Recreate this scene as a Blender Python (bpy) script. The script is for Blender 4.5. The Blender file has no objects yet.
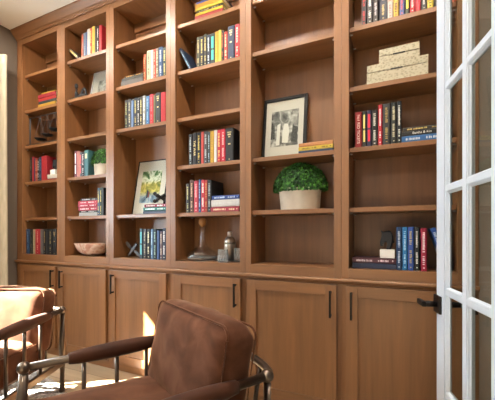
import bpy, bmesh, math, random
from mathutils import Vector, Matrix
random.seed(7)
SC = bpy.context.scene
COL = SC.collection
PI = math.pi

# ------------------------------------------------------------------ helpers
def lin(h):
    def c(v):
        v /= 255.0
        return v/12.92 if v <= .04045 else ((v+.055)/1.055)**2.4
    return (c(int(h[0:2],16)), c(int(h[2:4],16)), c(int(h[4:6],16)), 1)

class MB:
    """collects shapes into one bmesh"""
    def __init__(s): s.bm = bmesh.new()
    def box(s, x0,x1,y0,y1,z0,z1, M=None):
        vs=[s.bm.verts.new((x,y,z)) for x in (x0,x1) for y in (y0,y1) for z in (z0,z1)]
        for f in ((0,1,3,2),(4,6,7,5),(0,4,5,1),(2,3,7,6),(0,2,6,4),(1,5,7,3)):
            s.bm.faces.new([vs[i] for i in f])
        if M is not None:
            for v in vs: v.co = M @ v.co
        return s
    def tube(s, pts, rad, n=12, caps=True, flat=1.0):
        pts=[Vector(p) for p in pts]
        if not isinstance(rad,(list,tuple)): rad=[rad]*len(pts)
        rings=[]
        up=Vector((0,0,1))
        for i,p in enumerate(pts):
            t=(pts[min(i+1,len(pts)-1)]-pts[max(i-1,0)]).normalized()
            a=t.cross(up)
            if a.length<1e-3: a=t.cross(Vector((1,0,0)))
            a.normalize(); b=a.cross(t).normalized()
            rings.append([s.bm.verts.new(p+(a*math.cos(2*PI*k/n)+b*math.sin(2*PI*k/n)*flat)*rad[i]) for k in range(n)])
        for i in range(len(rings)-1):
            for k in range(n):
                s.bm.faces.new((rings[i][k],rings[i][(k+1)%n],rings[i+1][(k+1)%n],rings[i+1][k]))
        if caps:
            s.bm.faces.new(rings[0][::-1]); s.bm.faces.new(rings[-1])
        return s
    def lathe(s, prof, c=(0,0,0), n=32, sx=1, sy=1, close=False):
        rings=[]
        for r,z in prof:
            r=max(r,1e-5)
            rings.append([s.bm.verts.new((c[0]+r*sx*math.cos(2*PI*k/n), c[1]+r*sy*math.sin(2*PI*k/n), c[2]+z)) for k in range(n)])
        m=len(rings)
        for i in range(m if close else m-1):
            j=(i+1)%m
            for k in range(n):
                s.bm.faces.new((rings[i][k],rings[i][(k+1)%n],rings[j][(k+1)%n],rings[j][k]))
        if not close:
            s.bm.faces.new(rings[0][::-1]); s.bm.faces.new(rings[-1])
        return s
    def prism(s, poly, y0, y1, shrink=0.0):
        """poly in x,z extruded along y; rounded by shrunken end caps"""
        cx=sum(p[0] for p in poly)/len(poly); cz=sum(p[1] for p in poly)/len(poly)
        L=[(y0,1-shrink),(y0+(y1-y0)*.22,1),(y0+(y1-y0)*.78,1),(y1,1-shrink)] if shrink else [(y0,1),(y1,1)]
        rings=[[s.bm.verts.new((cx+(x-cx)*k,y,cz+(z-cz)*k)) for x,z in poly] for y,k in L]
        n=len(poly)
        for i in range(len(rings)-1):
            for k in range(n):
                s.bm.faces.new((rings[i][k],rings[i][(k+1)%n],rings[i+1][(k+1)%n],rings[i+1][k]))
        s.bm.faces.new(rings[0][::-1]); s.bm.faces.new(rings[-1])
        return s
    def build(s, name, mat, parent=None, smooth=False, bevel=0, M=None):
        bm=s.bm
        if M is not None: bm.transform(M)
        bmesh.ops.recalc_face_normals(bm, faces=bm.faces[:])
        me=bpy.data.meshes.new(name); bm.to_mesh(me); bm.free()
        me.materials.append(mat)
        if smooth:
            for p in me.polygons: p.use_smooth=True
        o=bpy.data.objects.new(name,me); COL.objects.link(o)
        if parent: o.parent=parent
        if bevel:
            m=o.modifiers.new('bevel','BEVEL'); m.width=bevel; m.segments=2; m.limit_method='ANGLE'
        return o

def tag(o,label,cat,group=None):
    o['label']=label; o['category']=cat
    if group: o['group']=group
    return o
def thing(name,label,cat,loc=(0,0,0),rz=0,group=None):
    o=bpy.data.objects.new(name,None); COL.objects.link(o)
    o.empty_display_size=.05
    o.location=loc; o.rotation_euler=(0,0,rz)
    return tag(o,label,cat,group)
def struct(o):
    o['kind']='structure'; return o

# ------------------------------------------------------------------ materials
MATS={}
def principled(name, col, rough=.5, metal=0, spec=.5, **kw):
    m=bpy.data.materials.new(name); m.use_nodes=True
    b=m.node_tree.nodes['Principled BSDF']
    b.inputs['Base Color'].default_value=col
    b.inputs['Roughness'].default_value=rough
    b.inputs['Metallic'].default_value=metal
    b.inputs['Specular IOR Level'].default_value=spec
    for k,v in kw.items(): b.inputs[k].default_value=v
    return m
def flat(h, rough=.5, spec=.4, k0=.46, k1=.7):
    k=('f',h,rough,k0)
    if k not in MATS:
        m=principled('surface_'+h, lin(h), rough, 0, spec)
        nt=m.node_tree; b=nt.nodes['Principled BSDF']
        n=nt.nodes.new('ShaderNodeTexNoise'); n.inputs['Scale'].default_value=90; n.inputs['Detail'].default_value=3
        tc=nt.nodes.new('ShaderNodeTexCoord'); nt.links.new(tc.outputs['Object'],n.inputs['Vector'])
        mx=nt.nodes.new('ShaderNodeMix'); mx.data_type='RGBA'; mx.blend_type='MULTIPLY'
        mx.inputs['A'].default_value=lin(h)
        r=nt.nodes.new('ShaderNodeValToRGB'); r.color_ramp.elements[0].color=(k0,k0,k0,1); r.color_ramp.elements[1].color=(k1,k1,k1,1)
        nt.links.new(n.outputs['Fac'],r.inputs['Fac']); nt.links.new(r.outputs['Color'],mx.inputs['B'])
        mx.inputs['Factor'].default_value=1
        nt.links.new(mx.outputs['Result'],b.inputs['Base Color'])
        MATS[k]=m
    return MATS[k]

def wood(name, c0, c1, scale, rough=.42, bump=.12, coat=.0, spec=.65):
    """procedural grain stretched along one axis (world position)"""
    m=principled(name, lin(c0), rough, 0, spec)
    nt=m.node_tree; b=nt.nodes['Principled BSDF']; N=nt.nodes.new; L=nt.links.new
    g=N('ShaderNodeNewGeometry'); oi=N('ShaderNodeObjectInfo')
    add=N('ShaderNodeVectorMath'); add.operation='MULTIPLY_ADD'
    comb=N('ShaderNodeCombineXYZ')
    for i in range(3): L(oi.outputs['Random'],comb.inputs[i])
    add.inputs[1].default_value=(3,3,3); L(comb.outputs[0],add.inputs[0]); L(g.outputs['Position'],add.inputs[2])
    mp=N('ShaderNodeMapping'); mp.inputs['Scale'].default_value=scale; L(add.outputs[0],mp.inputs['Vector'])
    n1=N('ShaderNodeTexNoise'); n1.inputs['Scale'].default_value=1; n1.inputs['Detail'].default_value=6; n1.inputs['Roughness'].default_value=.62; n1.inputs['Distortion'].default_value=.35
    L(mp.outputs[0],n1.inputs['Vector'])
    mp2=N('ShaderNodeMapping'); mp2.inputs['Scale'].default_value=tuple(v*.22 for v in scale); L(add.outputs[0],mp2.inputs['Vector'])
    n2=N('ShaderNodeTexNoise'); n2.inputs['Scale'].default_value=1; n2.inputs['Detail'].default_value=3; n2.inputs['Distortion'].default_value=1.2
    L(mp2.outputs[0],n2.inputs['Vector'])
    mxf=N('ShaderNodeMath'); mxf.operation='ADD'; hf=N('ShaderNodeMath'); hf.operation='MULTIPLY'; hf.inputs[1].default_value=.5
    L(n1.outputs['Fac'],mxf.inputs[0]); L(n2.outputs['Fac'],mxf.inputs[1]); L(mxf.outputs[0],hf.inputs[0])
    r=N('ShaderNodeValToRGB'); r.color_ramp.elements[0].position=.30; r.color_ramp.elements[1].position=.70
    r.color_ramp.elements[0].color=lin(c0); r.color_ramp.elements[1].color=lin(c1)
    L(hf.outputs[0],r.inputs['Fac'])
    L(r.outputs['Color'],b.inputs['Base Color'])
    bp=N('ShaderNodeBump'); bp.inputs['Strength'].default_value=bump; bp.inputs['Distance'].default_value=.002
    L(n1.outputs['Fac'],bp.inputs['Height']); L(bp.outputs[0],b.inputs['Normal'])
    b.inputs['Coat Weight'].default_value=coat
    return m

W0,W1='684426','8a5d37'
M_wv=wood('stained_wood_upright', W0,W1,(38,38,2.2))
M_wh=wood('stained_wood_level', W0,W1,(2.2,38,38))
M_wd=wood('stained_wood_depth', W0,W1,(38,2.2,38))

M_wall=principled('taupe_wall_paint', lin('685c50'), .85,0,.3)
M_ceil=principled('ceiling_paint', lin('eeece4'), .9,0,.2)
M_white=principled('white_satin_paint', lin('bcc6d2'), .35,0,.5)
M_black=principled('black_bronze', lin('1e1a19'), .38,.6,.5)
M_bronze=principled('antique_bronze', lin('6a5e54'), .3,.9,.5)
M_steel=principled('brushed_steel', lin('c8c0b4'), .28,1,.5)
M_pin=principled('nickel_pin', lin('c8c8c8'), .35,1,.5)
M_iron=principled('dark_iron', lin('2a2a2c'), .5,.5,.5)
M_marble=principled('white_marble', lin('d8d6d2'), .3,0,.5)
M_cork=principled('turned_stopper', lin('a3703e'), .4,0,.5)
M_paper=principled('page_paper', lin('d9cdb0'), .8,0,.2)
M_mat=principled('mat_board', lin('c8c2ba'), .8,0,.2)
M_bframe=principled('black_frame', lin('121111'), .45,0,.25)
M_sframe=principled('pale_frame', lin('c9c6c4'), .4,.2,.5)

def noise_mat(name, stops, scale, rough=.7, detail=6, stretch=(1,1,1), bump=0, dist=0, kind='noise', **kw):
    m=principled(name, (1,1,1,1), rough, 0, .4, **kw)
    nt=m.node_tree; b=nt.nodes['Principled BSDF']; N=nt.nodes.new; L=nt.links.new
    tc=N('ShaderNodeTexCoord'); mp=N('ShaderNodeMapping'); mp.inputs['Scale'].default_value=stretch
    L(tc.outputs['Object'],mp.inputs['Vector'])
    if kind=='voronoi':
        n=N('ShaderNodeTexVoronoi'); out='Distance'
    else:
        n=N('ShaderNodeTexNoise'); n.inputs['Detail'].default_value=detail; n.inputs['Distortion'].default_value=dist; out='Fac'
    n.inputs['Scale'].default_value=scale
    L(mp.outputs[0],n.inputs['Vector'])
    r=N('ShaderNodeValToRGB'); e=r.color_ramp.elements
    e[0].position=stops[0][0]; e[0].color=lin(stops[0][1]); e[1].position=stops[-1][0]; e[1].color=lin(stops[-1][1])
    for p,c in stops[1:-1]:
        q=e.new(p); q.color=lin(c)
    L(n.outputs[out],r.inputs['Fac']); L(r.outputs['Color'],b.inputs['Base Color'])
    if bump:
        bp=N('ShaderNodeBump'); bp.inputs['Strength'].default_value=bump; bp.inputs['Distance'].default_value=.004
        L(n.outputs[out],bp.inputs['Height']); L(bp.outputs[0],b.inputs['Normal'])
    return m
M_velvet=noise_mat('brown_velvet',[(.3,'44281a'),(.5,'513121'),(.7,'5f3d2c')],10,.75,8,bump=.15,dist=.6)
_b=M_velvet.node_tree.nodes['Principled BSDF']
_b.inputs['Specular IOR Level'].default_value=.12; _b.inputs['Roughness'].default_value=.85; _b.inputs['Sheen Weight'].default_value=.55; _b.inputs['Sheen Roughness'].default_value=.35; _b.inputs['Sheen Tint'].default_value=lin('d8a888')
M_sleeve=noise_mat('brown_velvet_sleeve',[(.3,'331c12'),(.7,'472817')],9,.6,4,bump=.1)
M_sleeve.node_tree.nodes['Principled BSDF'].inputs['Specular IOR Level'].default_value=.15; M_sleeve.node_tree.nodes['Principled BSDF'].inputs['Sheen Weight'].default_value=.05
M_pot=noise_mat('aged_stone_pot',[(.3,'bcb2a2'),(.55,'d4cbbc'),(.8,'e2dbce')],9,.85,6,bump=.15)
M_leaf=noise_mat('boxwood_leaf',[(.32,'0b280a'),(.5,'1d5014'),(.66,'558f32')],45,.45,2)
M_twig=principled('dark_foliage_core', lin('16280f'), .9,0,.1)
M_rug=noise_mat('grey_shag',[(.3,'6f6a66'),(.55,'aaa49e'),(.8,'d0cbc5')],70,.95,4,bump=.8)
M_linen=noise_mat('linen_curtain',[(.3,'aca28c'),(.7,'bfb49d')],60,.9,3,stretch=(1,1,.15))
M_bowl=noise_mat('marbled_stone_bowl',[(.3,'8a5a4a'),(.42,'b88a76'),(.52,'cdb8a6'),(.7,'a07260')],9,.35,6,dist=1.5)
M_bowlin=noise_mat('stone_bowl_inside',[(.3,'bfae98'),(.7,'dacdb8')],9,.4,5)
M_photo=noise_mat('grey_photo_print',[(.32,'2b2b2a'),(.45,'6d6b68'),(.55,'a5a29d'),(.68,'d8d5d0')],16,.5,7,dist=.8)
M_photo2=noise_mat('grey_photo_print_small',[(.35,'5d5c58'),(.5,'a09e98'),(.65,'d0cec8')],22,.5,6)
M_bone=noise_mat('bone_mosaic',[(0,'5c5444'),(.22,'8f866f'),(.6,'a59d86')],70,.55,2,kind='voronoi',stretch=(1,1,1.3))
M_figure=principled('bright_print_figure', lin('d9d6d0'), .6,0,.3)
M_dprint=principled('dark_print_figure', lin('3a3937'), .6,0,.3)

def floor_mat():
    m=principled('oak_plank_floor', lin('a98d6b'), .42,0,.45)
    nt=m.node_tree; b=nt.nodes['Principled BSDF']; N=nt.nodes.new; L=nt.links.new
    g=N('ShaderNodeNewGeometry')
    br=N('ShaderNodeTexBrick'); br.inputs['Scale'].default_value=1; br.inputs['Brick Width'].default_value=1.3; br.inputs['Row Height'].default_value=.15
    br.inputs['Mortar Size'].default_value=.0022; br.inputs['Color1'].default_value=lin('97836a'); br.inputs['Color2'].default_value=lin('b09a7d'); br.inputs['Mortar'].default_value=lin('5e4c3a')
    L(g.outputs['Position'],br.inputs['Vector'])
    mp=N('ShaderNodeMapping'); mp.inputs['Scale'].default_value=(2,30,30); L(g.outputs['Position'],mp.inputs['Vector'])
    n=N('ShaderNodeTexNoise'); n.inputs['Scale'].default_value=1; n.inputs['Detail'].default_value=6; L(mp.outputs[0],n.inputs['Vector'])
    r=N('ShaderNodeValToRGB'); r.color_ramp.elements[0].color=(.72,.72,.72,1); r.color_ramp.elements[1].color=(1.1,1.1,1.1,1)
    L(n.outputs['Fac'],r.inputs['Fac'])
    mx=N('ShaderNodeMix'); mx.data_type='RGBA'; mx.blend_type='MULTIPLY'; mx.inputs['Factor'].default_value=1
    L(br.outputs['Color'],mx.inputs['A']); L(r.outputs['Color'],mx.inputs['B']); L(mx.outputs['Result'],b.inputs['Base Color'])
    return m
M_floor=floor_mat()

def pane_mat(name='clear_pane',k=.5,base=.022,tc=(.94,.96,.95,1),ex=4.5):
    m=bpy.data.materials.new(name); m.use_nodes=True
    nt=m.node_tree; nt.nodes.clear(); N=nt.nodes.new; L=nt.links.new
    o=N('ShaderNodeOutputMaterial'); mx=N('ShaderNodeMixShader'); t=N('ShaderNodeBsdfTransparent'); gl=N('ShaderNodeBsdfGlossy')
    t.inputs['Color'].default_value=tc; gl.inputs['Roughness'].default_value=.02
    f=N('ShaderNodeLayerWeight'); pw=N('ShaderNodeMath'); pw.operation='POWER'; pw.inputs[1].default_value=ex
    ma=N('ShaderNodeMath'); ma.operation='MULTIPLY_ADD'; ma.inputs[1].default_value=k; ma.inputs[2].default_value=base
    L(f.outputs['Facing'],pw.inputs[0]); L(pw.outputs[0],ma.inputs[0]); L(ma.outputs[0],mx.inputs[0]); L(t.outputs[0],mx.inputs[1]); L(gl.outputs[0],mx.inputs[2]); L(mx.outputs[0],o.inputs[0])
    return m
M_pane=pane_mat()
M_dpane=pane_mat('tinted_door_pane',.5,.022,(.86,.89,.87,1))
M_thin=pane_mat('clear_thin_glass',.9,.09,(.97,.98,.98,1),2.6)
M_crys=principled('cut_crystal', lin('eef2f4'), .12,0,.7, **{'Transmission Weight':.88,'IOR':1.3})
M_cut=principled('cut_glass_edge', lin('d4dade'), .15,0,.8)
M_gun=principled('gunmetal_strip', lin('4c4c4e'), .45,.4,.5)
M_glass=principled('clear_glass', (1,1,1,1), .02,0,.5, **{'Transmission Weight':1.0,'IOR':1.45})

def paint_mat():
    """loose watercolour of a leafy path"""
    m=principled('watercolour_print', (1,1,1,1), .7,0,.3)
    nt=m.node_tree; b=nt.nodes['Principled BSDF']; N=nt.nodes.new; L=nt.links.new
    tc=N('ShaderNodeTexCoord')
    n=N('ShaderNodeTexNoise'); n.inputs['Scale'].default_value=11; n.inputs['Detail'].default_value=6; n.inputs['Distortion'].default_value=.8; L(tc.outputs['Object'],n.inputs['Vector'])
    sp=N('ShaderNodeSeparateXYZ'); L(tc.outputs['Object'],sp.inputs[0])
    mz=N('ShaderNodeMapRange'); mz.inputs['From Min'].default_value=.09; mz.inputs['From Max'].default_value=.36; L(sp.outputs['Z'],mz.inputs['Value'])
    def ramp(st):
        r=N('ShaderNodeValToRGB'); e=r.color_ramp.elements; e[0].position=st[0][0]; e[0].color=lin(st[0][1]); e[1].position=st[-1][0]; e[1].color=lin(st[-1][1])
        for p,c in st[1:-1]: e.new(p).color=lin(c)
        L(n.outputs['Fac'],r.inputs['Fac']); return r
    lo=ramp([(.34,'3e5266'),(.48,'7890a4'),(.56,'a9b4b8'),(.68,'8a8468')])
    mid=ramp([(.34,'47602f'),(.46,'a39a4a'),(.55,'d8c46a'),(.68,'6f8050')])
    hi=ramp([(.36,'24402a'),(.47,'587a4c'),(.55,'dfe0cc'),(.7,'46663e')])
    def step(a,c):
        r=N('ShaderNodeMapRange'); r.inputs['From Min'].default_value=a; r.inputs['From Max'].default_value=c; L(mz.outputs[0],r.inputs['Value']); return r
    s1=step(.22,.38); s2=step(.58,.72)
    m1=N('ShaderNodeMix'); m1.data_type='RGBA'; L(s1.outputs[0],m1.inputs['Factor']); L(lo.outputs[0],m1.inputs['A']); L(mid.outputs[0],m1.inputs['B'])
    m2=N('ShaderNodeMix'); m2.data_type='RGBA'; L(s2.outputs[0],m2.inputs['Factor']); L(m1.outputs['Result'],m2.inputs['A']); L(hi.outputs[0],m2.inputs['B'])
    L(m2.outputs['Result'],b.inputs['Base Color'])
    return m
M_paint=paint_mat()
ROWS = [
 (1, 'fourth shelf', 1.583, 0.05, [
  (-3.2392, 0.0325, 0.2391, 0.096, '26302a', '6a6a5a', 'd', 'dark green'),
  (-3.2068, 0.0292, 0.2418, 0.096, 'b8343c', 'e0b0a8', 'n', 'crimson'),
  (-3.1823, 0.0168, 0.2269, 0.096, '3a3460', '8880a0', 'n', 'thin violet'),
  (-3.1565, 0.0318, 0.2235, 0.096, 'b8482c', 'd8a080', 'd', 'rust red'),
  (-3.1263, 0.0255, 0.2196, 0.096, '28282a', 'e8e6e0', 'd', 'black white-lettered'),
  (-3.0979, 0.0283, 0.2311, 0.096, '2b4a70', '6f8fb0', 'd', 'dark blue'),
  (-3.0434, 0.0778, 0.2352, 0.096, 'b83038', 'c84a4a', 'n', 'thick red'),
 ]),
 (1, 'fourth shelf behind bookend', 1.583, 0.15, [
  (-3.0952, 0.0646, 0.246, 0.09, 'a9a49a', 'c0bcb0', 'n', 'thick grey'),
 ]),
 (1, 'bottom shelf', 0.892, 0.03, [
  (-3.2528, 0.0574, 0.2368, 0.161, '2c4766', '60809c', 'd', 'blue'),
  (-3.1996, 0.0459, 0.2366, 0.161, '2b2c28', '606050', 'd', 'black-olive'),
  (-3.1592, 0.0318, 0.2364, 0.161, 'b8a684', '8a7a58', 'n', 'cream'),
  (-3.1053, 0.0731, 0.2381, 0.162, 'c02a38', 'd8a890', 'd', 'red'),
  (-3.046, 0.0425, 0.2359, 0.16, '6c6a68', 'a0a0a0', 'n', 'grey'),
  (-3.0016, 0.0435, 0.2376, 0.162, '2a2622', '8c7a4a', 'd', 'dark brown gilt'),
  (-2.9648, 0.0272, 0.2347, 0.16, '2a3038', '586068', 'n', 'charcoal'),
  (-2.9193, 0.0609, 0.2372, 0.161, '1c1e22', 'a89860', 'd', 'black gilt'),
  (-2.863, 0.0488, 0.237, 0.161, '20242a', 'a88c50', 'e', 'navy-black emblem'),
 ]),
 (2, 'top shelf', 2.614, 0.04, [
  (-2.5072, 0.0239, 0.2111, 0.144, 'cc5a38', 'e09070', 'n', 'orange'),
  (-2.4809, 0.0262, 0.213, 0.145, '7e93ae', '3c5470', 'd', 'blue-white patterned'),
  (-2.4566, 0.0198, 0.2154, 0.146, '4a5f8a', 'b0bcd0', 'n', 'slate blue'),
  (-2.4295, 0.032, 0.2341, 0.159, 'e2ddd8', 'b0a8a0', 'n', 'white'),
  (-2.4001, 0.0244, 0.2332, 0.159, 'd85030', 'f0c060', 'd', 'orange-red'),
  (-2.371, 0.0314, 0.2409, 0.164, 'e6c94c', 'a8882c', 'd', 'yellow'),
  (-2.3416, 0.0251, 0.2364, 0.161, '3a2f28', '7c6a50', 'n', 'dark brown'),
  (-2.3171, 0.0214, 0.2299, 0.156, '26221f', 'e8e4dc', 'd', 'black white-lettered'),
  (-2.2876, 0.033, 0.2304, 0.157, 'c2323a', 'd8605c', 'n', 'large red'),
 ]),
 (2, 'fourth shelf', 1.583, 0.04, [
  (-2.5932, 0.0284, 0.2326, 0.158, '7a3a52', 'f0ecec', 'b', 'maroon white-banded'),
  (-2.5586, 0.0383, 0.2272, 0.154, 'd88c80', 'b0b0a0', 'n', 'salmon pink'),
  (-2.5268, 0.0228, 0.2151, 0.146, '68747a', 'c85860', 'b', 'grey red-labelled'),
  (-2.4991, 0.0301, 0.214, 0.1, '343c44', 'f0f0ee', 'd', 'charcoal white-lettered'),
  (-2.4586, 0.0484, 0.227, 0.1, '4e7f86', 'd8c898', 'h', 'tall teal'),
 ]),
 (2, 'fourth shelf beside the plant', 1.583, 0.146, [
  (-2.5064, 0.0255, 0.242, 0.095, '8c8578', 'a8a298', 'n', 'taupe'),
  (-2.4759, 0.0329, 0.2406, 0.095, '7c766a', '989080', 'n', 'grey-brown'),
 ]),
 (2, 'fifth shelf', 1.24, 0.035, [
  (-2.3041, 0.026, 0.2321, 0.158, '4a6078', 'd0b460', 'd', 'slate gold-patterned'),
  (-2.2764, 0.0269, 0.2338, 0.159, '2a4238', 'd0b460', 'd', 'dark green gold-patterned'),
  (-2.2519, 0.0197, 0.2274, 0.155, '1c1e20', '50504c', 'n', 'plain black'),
 ]),
 (3, 'second shelf', 2.273, 0.035, [
  (-1.8022, 0.0222, 0.2094, 0.142, 'd2562e', 'e8a878', 'd', 'orange'),
  (-1.7845, 0.0108, 0.2022, 0.137, '7a5a34', 'a08050', 'n', 'thin brown'),
  (-1.7601, 0.0355, 0.229, 0.156, 'cfc6a4', '5c5a48', 'd', 'cream black-lettered'),
  (-1.7289, 0.0244, 0.2263, 0.154, 'dedad8', 'b8b8b8', 'n', 'white'),
  (-1.7025, 0.0261, 0.2262, 0.154, 'd85a44', 'f0a890', 'd', 'coral'),
  (-1.6763, 0.0239, 0.2276, 0.155, '8c8272', 'e0d8b0', 'd', 'taupe cream-lettered'),
  (-1.6433, 0.0398, 0.2287, 0.156, '41618f', 'd8e0e8', 'd', 'blue white-lettered'),
  (-1.6064, 0.0302, 0.2153, 0.146, '2f4434', 'd8cc80', 'd', 'dark green gilt'),
 ]),
 (3, 'third shelf', 1.931, 0.035, [
  (-1.9912, 0.03, 0.2291, 0.156, '43464a', 'b8b06c', 'd', 'charcoal gilt'),
  (-1.9566, 0.035, 0.2295, 0.156, '51545a', 'c0b898', 'd', 'grey cream-lettered'),
  (-1.927, 0.0219, 0.2149, 0.146, '7f9ccc', 'a8bce0', 'n', 'pale blue'),
  (-1.8942, 0.0353, 0.2298, 0.156, '333c48', 'b8ac70', 'd', 'slate gilt'),
  (-1.8636, 0.0235, 0.2229, 0.152, '3c444c', 'd8dce0', 'd', 'charcoal white-lettered'),
  (-1.8361, 0.0275, 0.2259, 0.154, '4a4a48', 'd0c480', 'd', 'dark grey gold-ended'),
  (-1.8061, 0.0301, 0.2324, 0.158, 'a8acaa', 'e4e4e0', 'd', 'pale grey'),
  (-1.7701, 0.0339, 0.2221, 0.151, '4f83b4', '88b0d0', 'd', 'sky blue'),
  (-1.7325, 0.0374, 0.2308, 0.157, 'cf3a46', 'e07078', 'd', 'red'),
  (-1.704, 0.0173, 0.2181, 0.148, '77785c', 'b8b488', 'n', 'olive'),
  (-1.6698, 0.0472, 0.2317, 0.158, '39424a', 'd0c080', 'e', 'slate gold-stamped'),
  (-1.6187, 0.0473, 0.2255, 0.153, 'c22c3a', 'd85860', 'n', 'crimson'),
 ]),
 (3, 'bottom shelf', 0.892, 0.03, [
  (-1.8319, 0.0305, 0.2323, 0.158, '3a4c58', '5fb8c0', 'b', 'slate turquoise-lettered'),
  (-1.7946, 0.0321, 0.2321, 0.158, '363c46', 'a09c80', 'd', 'charcoal'),
  (-1.7572, 0.0327, 0.232, 0.158, '22262c', 'e0dcb8', 'd', 'black cream-lettered'),
  (-1.7237, 0.0245, 0.2318, 0.158, '5d86b0', 'a8c4dc', 'd', 'pale blue'),
  (-1.6939, 0.031, 0.2317, 0.158, '28363e', '8cb0a8', 'd', 'dark teal'),
  (-1.664, 0.0211, 0.2202, 0.15, '4a6aa4', '90a8d0', 'n', 'short blue'),
  (-1.6344, 0.0228, 0.2141, 0.146, '70626c', 'd8c8b8', 'd', 'short mauve'),
  (-1.606, 0.0301, 0.2373, 0.161, '2b3c54', 'f0f0f0', 'd', 'navy white-lettered'),
 ]),
 (4, 'second shelf', 2.273, 0.035, [
  (-1.3052, 0.0288, 0.2188, 0.149, '4c4a3a', 'b8a870', 'd', 'dark olive gilt'),
  (-1.2749, 0.0285, 0.2154, 0.146, '33343a', 'd0b860', 'd', 'charcoal gilt'),
  (-1.2465, 0.0249, 0.2252, 0.153, '403c34', 'c0b070', 'd', 'dark brown gilt'),
  (-1.2193, 0.0246, 0.2125, 0.145, '2c3a50', 'd8e0e4', 'd', 'navy white-lettered'),
  (-1.1867, 0.0357, 0.214, 0.145, '30383a', '3cb8a8', 'b', 'charcoal turquoise-lettered'),
  (-1.1548, 0.0249, 0.2182, 0.148, 'e4b838', 'a87828', 'd', 'golden yellow'),
  (-1.1287, 0.025, 0.2225, 0.151, 'e8c94a', 'c8a030', 'n', 'bright yellow'),
  (-1.1061, 0.0177, 0.2139, 0.145, '352a28', 'b04838', 'd', 'thin black red-lettered'),
  (-1.0817, 0.0265, 0.1992, 0.135, 'd24440', 'f0d0a0', 'd', 'short red'),
  (-1.0419, 0.0499, 0.2269, 0.154, '3a4862', 'd8cc98', 'e', 'large navy gold-stamped'),
  (-0.9939, 0.0354, 0.2275, 0.155, 'cf2f3c', 'f0d8c8', 'd', 'large red white-lettered'),
 ]),
 (4, 'fourth shelf', 1.583, 0.035, [
  (-1.3713, 0.0295, 0.2238, 0.152, '2c3034', 'a8b4b8', 'd', 'black grey-lettered'),
  (-1.3363, 0.0334, 0.2279, 0.155, '25262a', 'd8c890', 'T:THE WAR', 'black cream-titled'),
  (-1.2997, 0.033, 0.2275, 0.155, '22262a', 'c0ac58', 'd', 'black gold-lettered'),
  (-1.2707, 0.0218, 0.2287, 0.156, 'd04e48', 'e8a088', 'n', 'salmon red'),
  (-1.2424, 0.0315, 0.2278, 0.155, '45484e', 'a8a8a8', 'd', 'dark grey'),
  (-1.216, 0.018, 0.2208, 0.15, '3c4c58', '98b4c4', 'd', 'slate blue'),
  (-1.191, 0.0297, 0.2232, 0.152, 'd4a92e', '907028', 'd', 'mustard gold'),
  (-1.1627, 0.0245, 0.2264, 0.154, 'dcdcdc', 'b8b8b8', 'n', 'white'),
  (-1.1343, 0.0298, 0.2226, 0.151, 'c92a3e', 'e8c070', 'd', 'red gold-lettered'),
  (-1.1022, 0.0318, 0.2253, 0.153, 'd02c46', 'f0b0b0', 'd', 'red white-lettered'),
  (-1.0535, 0.061, 0.2255, 0.17, '25282d', 'b8a878', 'e', 'thick black'),
 ]),
 (4, 'fifth shelf', 1.24, 0.035, [
  (-1.3952, 0.0289, 0.2087, 0.142, '37342c', 'b8a868', 'd', 'short black gilt'),
  (-1.3604, 0.032, 0.2353, 0.16, '5c3a30', 'b89878', 'd', 'brown'),
  (-1.3235, 0.0384, 0.2271, 0.154, 'c03044', 'f0a0a0', 'd', 'red'),
  (-1.2932, 0.0199, 0.235, 0.16, '2c5084', '90a8c8', 'd', 'slim blue'),
  (-1.2649, 0.0334, 0.2288, 0.156, 'c83444', 'f0e4e0', 'd', 'red white-lettered'),
  (-1.2389, 0.0162, 0.2271, 0.154, 'b04038', 'e09858', 'd', 'slim rust-red'),
  (-1.212, 0.0311, 0.2252, 0.17, '262a2e', '989c9c', 'd', 'thick black'),
 ]),
 (6, 'topmost visible shelf', 2.273, 0.035, [
  (-0.1857, 0.0264, 0.2, 0.136, '2a2424', 'd03c38', 'd', 'black red-lettered'),
  (-0.1539, 0.0286, 0.218, 0.148, '35312f', 'e8e4dc', 'd', 'charcoal white-lettered'),
  (-0.1234, 0.0261, 0.236, 0.16, '3e332e', 'c8c8c8', 'd', 'dark brown'),
  (-0.0848, 0.0395, 0.209, 0.142, '22283a', 'd0b878', 'd', 'navy gilt'),
  (-0.0489, 0.0283, 0.227, 0.154, 'd8c8c0', 'd06058', 'd', 'white red-lettered'),
  (-0.0192, 0.0287, 0.2, 0.136, 'e0b034', '503018', 'd', 'golden yellow'),
  (0.0096, 0.026, 0.218, 0.148, '50588c', 'd05058', 'd', 'violet-blue'),
  (0.0357, 0.0223, 0.236, 0.16, '2a2820', 'e0d040', 'b', 'black yellow-labelled'),
  (0.0605, 0.0244, 0.209, 0.142, 'd02c38', 'f0d0c8', 'd', 'bright red'),
  (0.0871, 0.0262, 0.227, 0.154, 'c8283a', 'e07078', 'n', 'crimson'),
  (0.1153, 0.0277, 0.2, 0.136, '34322e', 'b8b4a8', 'd', 'dark grey'),
  (0.1449, 0.0292, 0.218, 0.148, 'e8cc48', '403c20', 'd', 'yellow black-lettered'),
  (0.1761, 0.0249, 0.236, 0.16, '4a4440', 'c0b8b0', 'd', 'brown-grey'),
  (0.2518, 0.0201, 0.209, 0.142, 'c84030', 'f0d8c0', 'd', 'scarlet'),
 ]),
 (6, 'middle shelf', 1.583, 0.035, [
  (-0.2158, 0.0371, 0.2014, 0.137, 'a8262e', 'f0e0dc', 'T:No1 RED TICKETS', 'dark red white-titled'),
  (-0.1843, 0.0215, 0.2033, 0.138, '2c2a28', 'd8c878', 'b', 'black yellow-lettered'),
  (-0.1587, 0.0255, 0.2038, 0.139, '27284a', 'd82c44', 'b', 'navy red-lettered'),
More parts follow.
